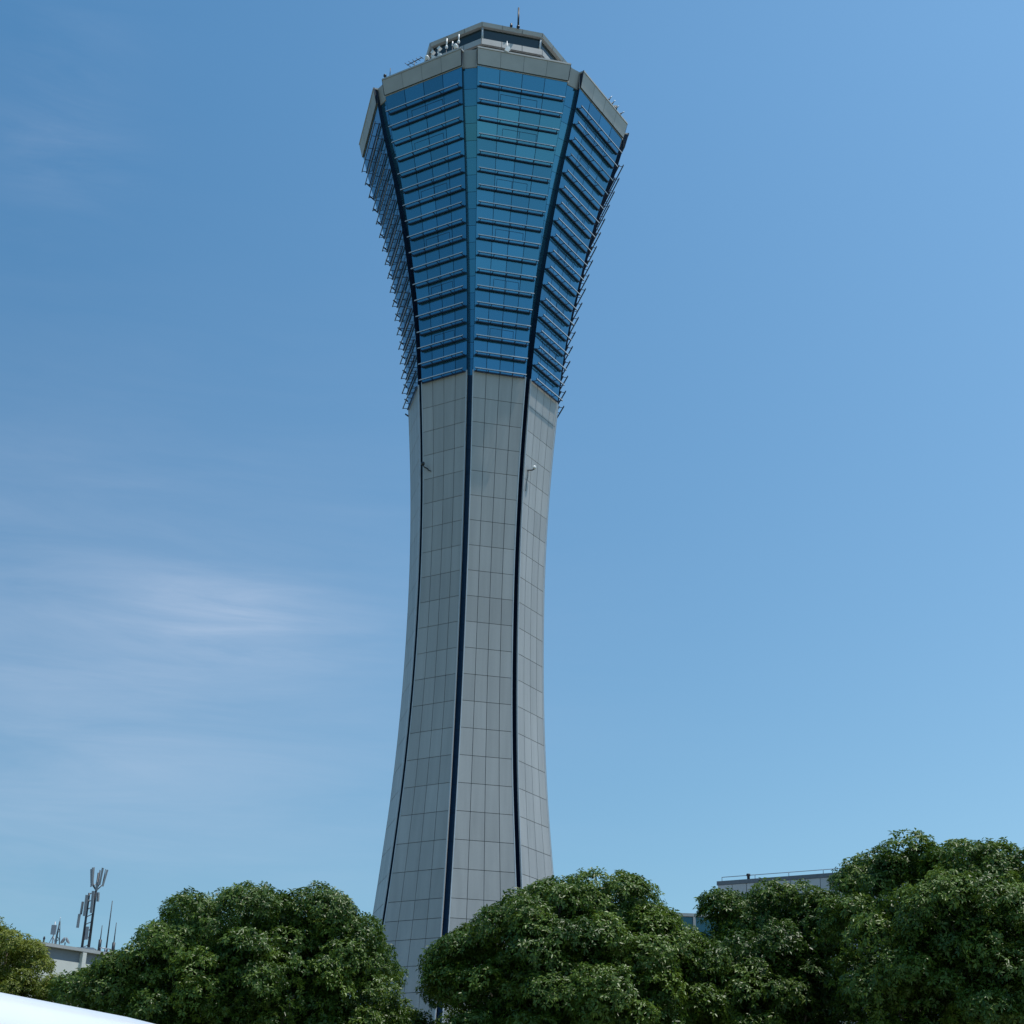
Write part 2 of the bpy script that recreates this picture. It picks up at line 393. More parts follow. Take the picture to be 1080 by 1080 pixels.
def bent(x, y, label, hgt):
    b = on_plane(x, y, 1, 11.08); b.z = Z_PT; t = empty('bent_lamp', b); t.rotation_euler.z = face_rot(1)
    m = MB(); m.path([(0, 0, 0), (0, 0, hgt*.45), (-.16, -.06, hgt*.62), (-.10, -.06, hgt*.85)], [.06]*4, 8); m.build('arm', WHITE, t)
    m = MB(); m.box((.02, -.1, hgt), (.30, .26, .24), Matrix.Rotation(rad(-35), 3, 'Y')); m.build('lamp_head', WHITE, t)
    m = MB(); m.box((.10, -.12, .12), (.24, .22, .28), Matrix.Rotation(rad(25), 3, 'Y')); m.build('ballast_box', WHITE, t)
    return tag(t, label, 'floodlight', 'bent white lamps on the tower parapet')
bent(456.9, 63.0, 'bent white lamp on the parapet beside the dark left end of the cab windows', .7)
bent(463.6, 59.8, 'taller bent white lamp on the parapet in front of the cab windows', .85)
def stick(x, y, top, label, i=1, aa=10.4, box=True):
    b = on_plane(x, y, i, aa); tp = on_plane(x, top, i, aa); b2 = Vector((b.x, b.y, Z_GT+.6)); t = empty('stick_antenna', b2); h = b.z-b2.z; ht = tp.z-b2.z
    m = MB(); m.tube((0, 0, 0), (0, 0, h), .025, .025, 6); m.build('post', DARKMETAL, t)
    m = MB(); m.tube((0, 0, h), (0, 0, ht), .065, .05, 8); m.build('radome', WHITE, t)
    if box:
        m = MB(); m.lathe([(.05, h-.22), (.10, h-.18), (.12, h-.05), (.07, h+.08)], seg=10); m.build('fitting', WHITE, t)
    return tag(t, label, 'antenna', 'white stick antennas round the cab')
stick(471.0, 49.0, 41.0, 'white stick antenna with bulbous foot, left of the three before the cab windows')
stick(477.2, 48.5, 44.0, 'short plain white stick antenna between two bulb-footed ones before the cab windows', box=False)
stick(483.8, 43.5, 36.5, 'white stick antenna with bulbous foot, nearest the cab corner and highest of three')
b = on_plane(534.5, 55, 2, 11.15); b.z = Z_PT; t = empty('floodlight', b); t.rotation_euler.z = face_rot(2)
m = MB(); m.tube((0, 0, 0), (0, 0, 1.15), .04, .03, 6); m.build('post', WHITE, t)
m = MB(); m.box((-.02, -.05, .12), (.34, .3, .34), Matrix.Rotation(rad(20), 3, 'Y')); m.build('lamp_head', WHITE, t)
m = MB(); m.box((.13, .02, .42), (.26, .2, .3), Matrix.Rotation(rad(-15), 3, 'Y')); m.build('bracket', WHITE, t)
tag(t, 'white floodlight on a thin post at the middle of the front parapet', 'floodlight')
# short rods and a lamp standing out of the right parapet
nr = Vector((math.sin(face_rot(3)), -math.cos(face_rot(3)), 0))
def rod(x, y, label, ln, lift, r=.05, lampy=False):
    b = on_plane(x, y, 3, 11.12); b.z = Z_PT; t = empty('rod_antenna' if not lampy else 'parapet_spotlight', b)
    e = (nr*ln+Vector((.35, .5, 0))*ln*.5+Vector((0, 0, lift)))
    m = MB(); m.tube((0, 0, 0), e*.45, r*1.7, r*1.5, 6); m.build('base', DARKMETAL, t)
    m = MB(); m.tube(e*.4, e, r, r*.7, 6); m.build('rod', GALV, t)
    if lampy:
        m = MB(); m.lathe([(.1, -.1), (.2, 0), (.2, .2), (.08, .32)], seg=12); m.build('lamp_head', DARKMETAL, t)
        m = MB(); m.box((.05, .1, .42), (.34, .3, .1)); m.build('hood', WHITE, t)
    return tag(t, label, 'spotlight' if lampy else 'antenna', None if lampy else 'rod antennas on the right parapet')
rod(640.8, 106.0, 'dark rod antenna on the right parapet, highest up the slope of the edge', .35, .45)
rod(644.3, 110.6, 'dark rod antenna on the right parapet between the highest rod and the spotlight', .35, .45)
rod(648.3, 116.8, 'dark spotlight with white hood on the right parapet among rod antennas', .35, .35, lampy=True)
rod(652.7, 121.6, 'dark rod antenna on the right parapet below the spotlight', .45, .25)
# CCTV cameras on the shaft
def shaft_cam(x, y, i, flip, label, cable=False):
    zc = on_plane(x, y, i, 5.2).z; b = on_plane(x, y, i, ap(zc)+.0); t = empty('security_camera', b); t.rotation_euler.z = face_rot(i)
    m = MB(); m.path([(0, 0, 0), (flip*.1, -.35, -.02), (flip*.24, -.45, .12)], [.05, .05, .05], 8); m.build('arm', DARKMETAL, t)
    m = MB(); m.lathe([(.06, .12), (.13, .14), (.15, .25), (.1, .36), (.03, .4)], c=(flip*.24, -.45, 0), seg=12); m.build('housing', WHITE if cable else DARKMETAL, t)
    if cable:
        m = MB(); m.path([(0, -.06, 0), (-.05, -.06, -.6), (-.22, -.05, -1.25), (-.3, -.05, -1.9)], [.03]*4, 6); m.build('cable', DARKMETAL, t)
    else:
        m = MB(); m.path([(0, 0, 0), (.22, -.06, -.25), (.42, -.05, -.35)], [.045, .04, .03], 6); m.build('strut', DARKMETAL, t)
    return tag(t, label, 'camera', 'security cameras on the tower shaft')
shaft_cam(450.5, 494, 1, -.4, 'dark security camera on an arm at the left edge of the grey shaft')
shaft_cam(556.5, 496, 3, 1, 'white topped security camera with hanging cable on the right of the grey shaft', True)

# ------------------------------------------------------------------ ground
def sheet(name, x0, x1, y0, y1, z, mat):
    m = MB(); m.quad((x0, y0, z), (x1, y0, z), (x1, y1, z), (x0, y1, z)); return tag(m.build(name, mat), kind='structure')
SOIL = simple('dry_grass_ground', (.13, .13, .07), .95, var=.35, scale=.6, bump=.3)
ASPH = simple('asphalt', (.055, .055, .058), .9, var=.25, scale=1.5, bump=.2)
PAVE = simple('paving', (.30, .29, .27), .85, var=.12, scale=2)
PAINT = simple('road_paint', (.75, .75, .72), .7, var=.12, scale=6)
KERB = simple('kerb_stone', (.36, .36, .35), .8)
sheet('ground', -4000, 4000, -4000, 8000, -.12, SOIL)
sheet('road', -120, 120, -6, 19, -.116+.0, ASPH)
m = MB()
for k in range(-30, 30): m.quad((k*4.0, 6.4, -.112), (k*4.0+2, 6.4, -.112), (k*4.0+2, 6.55, -.112), (k*4.0, 6.55, -.112))
tag(m.build('road_markings', PAINT), kind='structure')
m = MB()
for y in (19.075, -6.075): m.box((0, y, -.05), (240, .15, .14))
tag(m.build('kerb', KERB), kind='structure')
m = MB(); m.box((0, 22.65, -.06), (240, 6.99, .13)); tag(m.build('pavement', PAVE), kind='structure')
m = MB(); m.box((0, -8.65, -.06), (240, 4.99, .13)); tag(m.build('pavement', PAVE), kind='structure')
sheet('plaza', -30, 30, 95, 126, -.105, PAVE)

# ------------------------------------------------------------------ trees
def leaf_mat(name, c_dark, c_light, rough=.34, trans=.25):
    m, nt, b = new_mat(name)
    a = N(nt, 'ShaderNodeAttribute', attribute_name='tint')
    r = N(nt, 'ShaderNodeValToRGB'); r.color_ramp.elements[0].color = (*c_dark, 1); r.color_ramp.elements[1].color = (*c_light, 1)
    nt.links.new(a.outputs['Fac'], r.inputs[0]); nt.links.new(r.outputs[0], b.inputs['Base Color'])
    b.inputs['Roughness'].default_value = rough; b.inputs['Specular IOR Level'].default_value = .36
    tr = N(nt, 'ShaderNodeBsdfTranslucent'); nt.links.new(r.outputs[0], tr.inputs['Color'])
    mx = N(nt, 'ShaderNodeMixShader'); mx.inputs[0].default_value = trans
    out = nt.nodes['Material Output']; nt.links.new(b.outputs[0], mx.inputs[1]); nt.links.new(tr.outputs[0], mx.inputs[2]); nt.links.new(mx.outputs[0], out.inputs['Surface'])
    return m
LEAF = leaf_mat('glossy_leaf', (.030, .076, .010), (.152, .232, .030), .40, .28)
LEAFY = leaf_mat('yellow_green_leaf', (.075, .115, .012), (.26, .29, .035), .5, .35)
BARK = simple('bark', (.10, .08, .06), .95, var=.3, scale=6, stretch=(1, 1, .2), bump=.5)
def unit(n):
    v = rng.normal(size=(n, 3)); return v/np.linalg.norm(v, axis=1, keepdims=True)
def crown_mesh(lobes, leaf, spacing, per, sub_r, density=1.0, fill=()):
    """lobes: (centre, radius, weight).  Returns leaf diamonds as arrays."""
    C = np.array([l[0] for l in lobes]); Rr = np.array([l[1] for l in lobes])
    P = []; D = []; T = []
    for c, R, wgt in lobes:
        c = np.array(c)
        ns = max(8, int(4.2*R*R/(sub_r*sub_r)*wgt))
        d = unit(ns*2); d = d[(d[:, 2] > -.75)][:ns]
        sc_ = c+d*(R*rng.uniform(.72, 1.0, (len(d), 1)))
        dist = np.linalg.norm(sc_[:, None]-C[None], axis=2)/Rr[None]
        keep = (dist < .70).sum(1) == 0
        sc_, d = sc_[keep], d[keep]
        for s, dd in zip(sc_, d):
            r = sub_r*rng.uniform(.55, 1.3)
            if rng.random() < .13: s = s+(dd*.7+np.array([0, 0, .5]))*R*.22; r = sub_r*rng.uniform(.32, .5)   # a shoot that sticks out
            n = int(6.8*r*r/(spacing*spacing)*wgt*density)
            u = unit(n*3); u = u[(u@(dd*.6+np.array([0, 0, .75])) > rng.uniform(-.35, .25, len(u)))][:n]
            rr = r*rng.uniform(.75, 1.08, (len(u), 1))
            p = s+u*rr*np.array([1, 1, .8])
            P.append(p); D.append(u*.55+dd*.25+np.array([0, 0, .45])+rng.normal(0, .22, u.shape)); T.append(np.full(len(u), rng.normal(0, .19)))
        # few inner leaves so the crown is not hollow; darker tint paints inner shade
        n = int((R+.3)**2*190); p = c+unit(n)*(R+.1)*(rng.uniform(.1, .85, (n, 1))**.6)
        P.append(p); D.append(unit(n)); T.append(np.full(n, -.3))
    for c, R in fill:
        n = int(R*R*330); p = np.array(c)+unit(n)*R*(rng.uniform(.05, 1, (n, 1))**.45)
        P.append(p); D.append(unit(n)); T.append(np.full(n, -.22))  # filling leaves coloured darker too, as shade deep in the crown
    P = np.concatenate(P); D = np.concatenate(D); T = np.concatenate(T)
    D /= np.linalg.norm(D, axis=1, keepdims=True)
    n = len(P)
    # a whorl of leaves round each shoot
    ax = np.cross(D, unit(n)); ax /= np.linalg.norm(ax, axis=1, keepdims=True); ay = np.cross(D, ax)
    k = np.arange(per); ang = (k[None]*2*math.pi/per+rng.uniform(0, 6.28, (n, 1))+rng.normal(0, .25, (n, per)))
    drop = rng.uniform(-.75, .55, (n, per, 1))
    rad_ = ax[:, None]*np.cos(ang)[..., None]+ay[:, None]*np.sin(ang)[..., None]
    ld = rad_+D[:, None]*drop; ld /= np.linalg.norm(ld, axis=2, keepdims=True)
    ln = leaf*rng.uniform(.65, 1.25, (n, per, 1)); 
    base = P[:, None]+ld*ln*.12
    nrm = D[:, None]-ld*(D[:, None]*ld).sum(2, keepdims=True)+rng.normal(0, .25, ld.shape); 
    wv = np.cross(ld, nrm); wv /= np.linalg.norm(wv, axis=2, keepdims=True); nn = np.cross(wv, ld)
    wd = ln*rng.uniform(.17, .26, (n, per, 1))
    mid = base+ld*ln*.48
    tip = base+ld*ln-np.array([0, 0, 1])*ln*.12
    v = np.stack([base, mid+wv*wd+nn*wd*.35, tip, mid-wv*wd+nn*wd*.35], axis=2).reshape(-1, 3)
    tint = np.clip(.45+T[:, None]+rng.normal(0, .16, (n, per)), 0, 1).reshape(-1)
    return v, tint
def leaves_object(name, v, tint, mat, parent):
    n = len(v)//4; me = bpy.data.meshes.new(name)
    me.vertices.add(len(v)); me.vertices.foreach_set('co', v.astype(np.float32).ravel())
    q = np.arange(n)[:, None]*4
    tri = np.concatenate([q+np.array([0, 1, 2]), q+np.array([0, 2, 3])], axis=1).reshape(-1)
    me.loops.add(len(tri)); me.loops.foreach_set('vertex_index', tri.astype(np.int32))
    me.polygons.add(2*n); me.polygons.foreach_set('loop_start', (np.arange(2*n)*3).astype(np.int32))
    a = me.attributes.new('tint', 'FLOAT', 'FACE'); a.data.foreach_set('value', np.repeat(tint, 2).astype(np.float32))
    me.materials.append(mat); me.update(calc_edges=True); me.validate()
    o = bpy.data.objects.new(name, me); COL.objects.link(o); o.parent = parent; return o
def tree(label, lobes_px, dist, ctr, half, depth, leaf, spacing, per, sub_r, mat, group=None, density=1.0, base_dx=0, tone=0):
    """lobes_px: (x, y, r) in the photo, set at the tree's distance; ctr/half: middle and half size of the crown there"""
    mp = m_per_px(ctr[0], ctr[1], dist); base = at(ctr[0]+base_dx, ctr[1], dist); base.z = -.12
    t = empty('tree', base)
    lob = []; fw = Vector((base.x, base.y, 0)).normalized()
    for x, y, r in lobes_px:
        rho = ((x-ctr[0])/half[0])**2+((y-ctr[1])/half[1])**2
        df = -depth*math.sqrt(max(0, 1-rho))*.85+random.uniform(-.3, .3)
        for sgn, w in ((1, 1.0), (-1, .55)):
            p = at(x, y, dist+df*sgn)
            if sgn < 0 and abs(df) < r*mp*.45: continue
            lob.append((tuple(p-base), max(.3, (r*mp-.27)*(1 if sgn > 0 else .92)), w))
    n0 = len(lob); cen = Vector((0, 0, at(ctr[0], ctr[1], dist).z+.12))
    fill = []
    for c, R, w in lob:                                                # dense inside of the crown, its shade put into the leaf tint
        q = Vector(c).lerp(cen, .42); fill.append((tuple(q), R*.95+.15))
    # underside of the crown, below the photo
    for k in range(7):
        a = k*2*math.pi/7; R = half[0]*mp*.55
        lob.append(((math.cos(a)*R, math.sin(a)*R*.8, 4.1+.3*math.sin(3*a)), 1.3, .6))
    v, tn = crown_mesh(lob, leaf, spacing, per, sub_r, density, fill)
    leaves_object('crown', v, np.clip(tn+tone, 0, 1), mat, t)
    m = MB(); th = 3.0
    m.path([(0, 0, -.05), (.05, 0, .3), (.1, .05, 1.6), (.05, .1, th), (0, .1, th+2.2)], [.34, .25, .21, .18, .09], 10)
    for c, R, w in lob[:: max(1, len(lob)//12)]:
        c = Vector(c); s = Vector((.05, .08, th-.4+random.uniform(0, .8))); mdl = s.lerp(c, .5)+Vector((0, 0, -.25))
        m.path([s, mdl, c], [.11, .07, .025], 6)
    m.build('trunk', BARK, t)
    return tag(t, label, 'tree', group)
G = 'broad glossy-leaved trees in front of the tower'
T1 = [(172, 996, 36), (243, 975, 50), (200, 976, 42), (292, 976, 47), (338, 973, 40), (375, 1000, 42), (398, 1020, 34), (352, 1015, 50), (158, 1022, 36), (122, 1036, 34), (92, 1056, 32), (250, 1040, 60), (310, 1050, 60), (190, 1062, 52), (140, 1085, 48), (372, 1075, 50), (410, 1085, 32), (436, 1092, 26), (260, 1110, 60), (330, 1120, 60), (60, 1095, 30)]
T2 = [(476, 1046, 27), (722, 1035, 34), (690, 984, 32), (478, 1014, 30), (497, 1000, 30), (545, 969, 38), (590, 957, 42), (625, 962, 38), (660, 959, 38), (560, 1005, 52), (615, 1010, 60), (668, 1005, 48), (702, 1003, 36), (722, 1018, 34), (520, 1050, 46), (500, 1095, 40), (580, 1070, 60), (650, 1065, 60), (705, 1060, 46), (600, 1120, 60)]
T3 = [(772, 971, 34), (805, 969, 36), (842, 966, 38), (872, 978, 36), (756, 1018, 38), (800, 1006, 50), (850, 1011, 50), (740, 1051, 42), (790, 1061, 55), (850, 1071, 55), (890, 1056, 45), (760, 1106, 50)]
T4 = [(905, 933, 30), (932, 926, 34), (972, 920, 40), (1018, 918, 42), (1058, 924, 40), (1100, 933, 45), (900, 970, 38), (945, 975, 50), (1005, 975, 60), (1065, 985, 60), (1130, 985, 55), (920, 1025, 50), (980, 1040, 60), (1050, 1055, 60), (1120, 1060, 60), (1180, 1010, 50), (940, 1090, 55)]
T0 = [(8, 999, 32), (-25, 992, 38), (34, 1015, 29), (52, 1045, 24), (10, 1050, 38), (-60, 1007, 47), (-30, 1065, 47), (45, 1080, 32)]
tree('broad dark green tree left of the tower foot, with a long low left shoulder', T1, 38, (255, 1040), (185, 115), 3.4, .098, .13, 7, .46, LEAF, G, tone=0.0)
tree('broad dark green tree overlapping the foot of the tower on its right', T2, 36, (600, 1045), (160, 125), 3.2, .098, .13, 7, .46, LEAF, G, tone=0.07)
tree('lower dark green tree in front of the grey rooftop block', T3, 37.5, (820, 1045), (110, 115), 2.8, .098, .13, 7, .44, LEAF, G, tone=-0.05)
tree('tallest dark green tree, filling the lower right corner', T4, 34, (1035, 1020), (160, 135), 3.4, .095, .125, 7, .46, LEAF, G, tone=0.03)
tree('yellow-green fine-leaved tree in the lower left corner before the low building', T0, 46, (0, 1050), (80, 70), 2.2, .085, .11, 6, .36, LEAFY, None, .9)

# ------------------------------------------------------------------ low building with rooftop masts
WALLC = simple('cream_render', (.68, .66, .61), .85, var=.08, scale=.7)
BAND = simple('grey_band', (.20, .21, .23), .8, var=.1, scale=.8)
COPE = simple('concrete_coping', (.42, .42, .42), .8, var=.1, scale=.8)
L0 = at(38, 993, 88); HL = L0.z; L0.z = 0
t = empty('office_building', L0, rad(90-40.3)); DEP = 18
def lb(name, mat, boxes):
    m = MB()
    for c, d in boxes: m.box(c, d)
    return m.build(name, mat, t)
X0, X1 = -14.0, 6.2      # along the front, seen from the camera's side (front faces -y)
lb('wall', WALLC, [(((X0+X1)/2, DEP/2, (HL-.75)/2-.06), (X1-X0, DEP, HL-.75+.12))])
lb('frieze', BAND, [(((X0+X1)/2, DEP/2+.06, HL-.46), (X1-X0-.1, DEP-.1, .62))])
lb('roof_coping', COPE, [(((X0+X1)/2, DEP/2, HL-.075), (X1-X0+.3, DEP+.3, .17))])
for px_ in (-8, -2.6, 3.05, 4.75):
    lb('pilaster', WALLC, [((px_, -.02, HL/2-.14), (.24, .30, HL-.12))])
for k in range(7):
    for r in range(3):
        xw = X0+1.6+k*3.2
        f = lb('window', DARKMETAL, [((xw, -.015, 2.0+r*3.4), (1.7, .06, 1.5))])
        m = MB(); m.quad((xw-.78, -.05, 1.3+r*3.4), (xw+.78, -.05, 1.3+r*3.4), (xw+.78, -.05, 2.7+r*3.4), (xw-.78, -.05, 2.7+r*3.4)); m.build('pane', CABGLASS, f)
tag(t, 'low cream building with grey roof band and many rooftop masts, between the two left-hand trees', 'building')
def roof_base(x, y, v):
    """spot on the low roof, v metres behind its front, in a direction of the photo"""
    d = ray(x, y); a = math.atan2(d.x, d.y); bx, by = -math.sin(rad(49.7)), math.cos(rad(49.7))
    k = (v+bx*L0.x+by*L0.y)/(bx*math.sin(a)+by*math.cos(a)); return Vector((k*math.sin(a), k*math.cos(a), HL+.01))
def pole_top(x, y, base): return (at(x, y, math.hypot(base.x, base.y)).z-base.z)
# cellular mast: two poles with panel antennas and a crown
b = roof_base(86.5, 999, 1.6); t = empty('cell_mast', b)
def H(y): return pole_top(97, y, b)
cs, sn = Vector((1, 0, 0)), Vector((0, 1, 0))
m = MB(); m.tube((0, 0, 0), (0, 0, H(942)), .075, .06, 8); m.build('pole', DARKMETAL, t)
m = MB(); m.tube((.34, .1, 0), (.34, .1, H(920)), .085, .055, 8); m.build('pole', DARKMETAL, t)
m = MB()
for k in range(9):
    z = .3+k*.42; m.tube((0, 0, z), (.34, .1, z+.2), .03, .03, 5)
m.build('bracing', GALV, t)
m = MB(); m.box((.15, .05, .14), (1.2, 1.0, .26)); m.build('base', GALV, t)
def panel(x, y, z, h, rz, w=.2, tilt=5):
    w *= .62; m = MB(); Rm = Matrix.Rotation(rz, 3, 'Z') @ Matrix.Rotation(rad(tilt), 3, 'X'); m.box((x, y, z), (w, .1, h), Rm); o = m.build('panel_antenna', PANEL, t)
PANEL = simple('pale_grey_radome', (.22, .24, .27), .5, var=.06)
zt = H(922)
for k in range(5):
    a = k*2*math.pi/5+.4; panel(.34+.40*math.cos(a), .1+.40*math.sin(a), zt-.15, .95, a+math.pi/2, .11, 9)
m = MB()
for k in range(5):
    a = k*2*math.pi/5+.4; m.tube((.34, .1, zt-.9), (.34+.3*math.cos(a), .1+.3*math.sin(a), zt-.55), .03, .03, 5); m.tube((.34+.3*math.cos(a), .1+.3*math.sin(a), zt-.55), (.34+.37*math.cos(a), .1+.37*math.sin(a), zt+.35), .022, .022, 5)
m.build('antenna_cradle', DARKMETAL, t)
panel(-.06, -.2, H(956), 1.15, .2, .26); panel(.28, -.18, H(952), 1.2, -.1, .22); panel(-.38, -.05, H(972), .75, .5, .22); panel(-.32, .05, H(958), .7, .6, .18); panel(.2, -.15, H(985), .7, 0, .26)
panel(.52, .0, H(946), .5, -.6, .2); panel(.40, -.1, H(935), .45, -.3, .18)
tag(t, 'tall twin-pole cell mast with a crown of panel antennas on the low roof', 'mast')
def roof_whip(x, y0, y1, r, label, thick=None, d=91.5, mat=GALV):
    b = roof_base(x, y0, .9); h = pole_top(x+(y0-y1)*.12, y1, b); t = empty('whip_antenna', b)
    m = MB(); m.tube((0, 0, 0), (0, 0, h), r, r*.45, 6); m.build('rod', mat, t)
    m = MB(); m.tube((0, 0, 0), (0, 0, h*(thick or .25)), r*1.8, r*1.8, 8); m.build('sleeve', DARKMETAL, t)
    return tag(t, label, 'antenna', 'slim antennas on the low roof')
roof_whip(104.5, 1001.5, 976, .05, 'short dark antenna with thick lower half, next right of the cell mast', .5, mat=DARKMETAL)
roof_whip(111.8, 1002.5, 950, .055, 'tallest slim antenna on the low roof, second to the right of the cell mast', .12, mat=DARKMETAL)
roof_whip(119.0, 1003, 973, .05, 'slim antenna farthest right on the low roof, by the leaves of the tree', .4, mat=DARKMETAL)
b0 = roof_base(105.5, 998, .7); b1 = roof_base(118.0, 998.5, .7); t = empty('roof_railing', b0); dv = b1-b0
m = MB(); m.tube((0, 0, .32), dv+Vector((0, 0, .32)), .03, .03, 6)
for k in range(3): m.tube(dv*(.1+k*.4), dv*(.1+k*.4)+Vector((0, 0, .32)), .025, .025, 6)
m.build('rails', GALV, t); tag(t, 'low grey rail at the foot of the three slim antennas', 'railing')
b = roof_base(55.3, 993.5, 1); t = empty('panel_mast', b); h = pole_top(57.5, 972, b)
m = MB(); m.tube((0, 0, 0), (0, 0, h), .04, .03, 6); m.build('pole', GALV, t); m = MB(); m.box((0, -.1, h-.45), (.26, .12, .5)); m.build('panel', PANEL, t)
m = MB(); m.tube((-.25, 0, 0), (0, 0, h*.45), .025); m.tube((.2, .1, 0), (0, 0, h*.45), .025); m.build('stay', GALV, t)
tag(t, 'small mast with one grey panel on the left of the low roof', 'mast')
b = roof_base(60, 994, 1); t = empty('lattice_mast', b); h = pole_top(64.5, 967, b)
m = MB()
for k in range(3):
    a = k*2.094; m.tube((.17*math.cos(a), .17*math.sin(a), 0), (.02*math.cos(a), .02*math.sin(a), h*.85), .03, .02, 5)
for k in range(9):
    z0, z1 = h*.09*k, h*.09*(k+1); r0, r1 = .17*(1-z0/h*1.1), .17*(1-z1/h*1.1); a = k*2.094; m.tube((r0*math.cos(a), r0*math.sin(a), z0), (r1*math.cos(a+2.094), r1*math.sin(a+2.094), z1), .02, .02, 5)
m.build('lattice', DARKMETAL, t); m = MB(); m.tube((0, 0, h*.8), (0, 0, h), .02, .012, 5); m.build('tip_rod', GALV, t)
tag(t, 'tapering lattice mast left of the cell mast', 'mast')
b = roof_base(68.5, 995.5, 1); t = empty('dish_antenna', b)
m = MB(); m.tube((0, 0, 0), (0, 0, .35), .035); m.build('post', GALV, t)
for s in (-1, 1):
    m = MB(); m.lathe([(.02, 0), (.12, .03), (.2, .1), (.2, .115), (.1, .05), (.02, .03)], seg=14); Rm = Matrix.Rotation(rad(60)*s, 3, 'Y'); m.v = [tuple(Rm @ Vector(v)+Vector((s*.05, 0, .4))) for v in m.v]; m.build('dish', PANEL, t)
tag(t, 'pair of small dishes on one post on the low roof', 'dish antenna')
b = roof_base(46, 993.5, .6); t = empty('roof_spike', b); m = MB(); m.tube((0, 0, 0), (0, 0, .3), .05); m.tube((0, 0, .3), (0, 0, .42), .07, .03); m.build('stub', DARKMETAL, t)
tag(t, 'tiny vent stub on the roof edge, nearest the yellow-green tree', 'vent')

# ------------------------------------------------------------------ grey block and glazed wing on the right
GREYP = simple('grey_metal_panel', (.45, .47, .50), .45, var=.08, scale=1, tint=.08)
DARKB = simple('dark_coping', (.13, .15, .18), .5)
TEAL = simple('teal_glass', (.03, .10, .13), .12, metal=.4, var=.1)
RD = 130
C0 = at(757, 929.5, RD); C1 = at(885, 920, 1); HR = C0.z
dz = ray(885, 920); k = (HR-EYE)/dz.z; C1 = Vector((dz.x*k, dz.y*k, HR))          # where the roof edge meets that direction
dv = Vector((C1.x-C0.x, C1.y-C0.y, 0)); ang = math.atan2(dv.y, dv.x)
t = empty('rooftop_block', (C0.x, C0.y, 0), ang); LEN = 24; DP = 14; HB = HR-9
m = MB(); m.mi = 1; m.box((LEN/2, DP/2+.03, HR/2-.16), (LEN-.06, DP-.06, HR-.33)); m.mi = 0
w = 1.25; nn = int(LEN/w)
for k in range(nn):
    m.tint = random.random(); m.box((k*w+w/2, .01, HR/2-.17), (w-.05, .06, HR-.36))
for k in range(int(DP/w)):
    m.tint = random.random(); m.box((-.0, k*w+w/2+.05, HR/2-.17), (.06, w-.05, HR-.36))
m.build('wall', [GREYP, DARKB], t)
m = MB(); m.box((LEN/2, DP/2, HR-.17), (LEN+.14, DP+.14, .32)); m.build('coping', DARKB, t)
m = MB()
for k in range(9): m.tube((.3+k*LEN/8.3, .2, HR-.05), (.3+k*LEN/8.3, .2, HR+.36), .03, .03, 6)
m.tube((.3, .2, HR+.34), (LEN-.3, .2, HR+.34), .028, .028, 6); m.build('guard_rail', GALV, t)
for u in (2.6, 11.0, 19.8):
    m = MB(); m.lathe([(.12, 0), (.12, .3), (.17, .32), (.17, .48), (.05, .52)], c=(u, .25, HR-.02), seg=10); m.build('roof_lamp', DARKMETAL, t)
tag(t, 'grey panelled block with dark coping and thin roof rail behind the right-hand trees', 'building')
W0 = at(700, 962.5, 124); HW = W0.z
t = empty('glazed_wing', (W0.x, W0.y, 0), rad(2)); LW = 6.5
m = MB()
m.box((LW/2, 4.05, HW/2-.13), (LW-.1, 8-.1, HW-.27)); m.build('glass_wall', TEAL, t)
m = MB(); m.box((LW/2, 4, HW-.12), (LW+.2, 8.2, .24)); m.build('roof_edge', COPE, t)
for u in (.25, 2.4, 4.55):
    m = MB(); m.box((u, -.03, HW/2-.13), (.20, .14, HW-.27)); m.build('mullion', COPE, t)
tag(t, 'teal glazed wing with pale mullion, showing in the gap between two trees', 'building')

# ------------------------------------------------------------------ white van, lower left
PAINTW = simple('white_van_paint', (.82, .83, .84), .3, var=.02, coat=.6)
VGL = simple('van_window', (.02, .025, .03), .08)
RUB = simple('tyre_rubber', (.02, .02, .02), .85)
VH = 2.62
vd = ray(0, 1039); az0 = math.atan2(vd.x, vd.y); k = (VH-.02-EYE)/vd.z
E0 = Vector((vd.x*k, vd.y*k, 0)); VAZ = rad(20); fwd = Vector((math.sin(VAZ), math.cos(VAZ), 0)); rgt = Vector((fwd.y, -fwd.x, 0))
vc = E0-rgt*.80+fwd*1.3; vc.z = -.116
van = empty('van', vc, math.atan2(fwd.y, fwd.x))      # local +x forward, +y to the van's left
def vsec(x, hw_, top, bot, shoulder):
    # right to left section, rounded roof shoulders
    pts = []
    for s in (1, -1):
        side = [(hw_*.97, bot), (hw_, bot+.35), (hw_, (bot+top)/2), (hw_*.965, top-shoulder*1.25), (hw_*.93, top-shoulder*.75), (hw_*.86, top-shoulder*.36), (hw_*.74, top-shoulder*.12), (hw_*.5, top-.012), (hw_*.22, top)]
        pts.append([(x, -s*a, b) for a, b in side])
    return pts[0]+pts[1][::-1]
secs = [vsec(-2.75, .90, 2.50, .55, .35), vsec(-2.65, .98, 2.66, .40, .35), vsec(-2.0, 1.0, 2.73, .36, .35), vsec(0, 1.0, 2.74, .36, .35), vsec(.9, 1.0, 2.72, .36, .35), vsec(1.35, .99, 2.55, .36, .4), vsec(1.75, .98, 2.1, .36, .45), vsec(2.05, .97, 1.55, .36, .35), vsec(2.5, .93, 1.25, .36, .3), vsec(2.72, .85, .95, .42, .25)]
m = MB(); m.smooth = True; nsec = len(secs[0])
for s_ in secs: m.v += s_
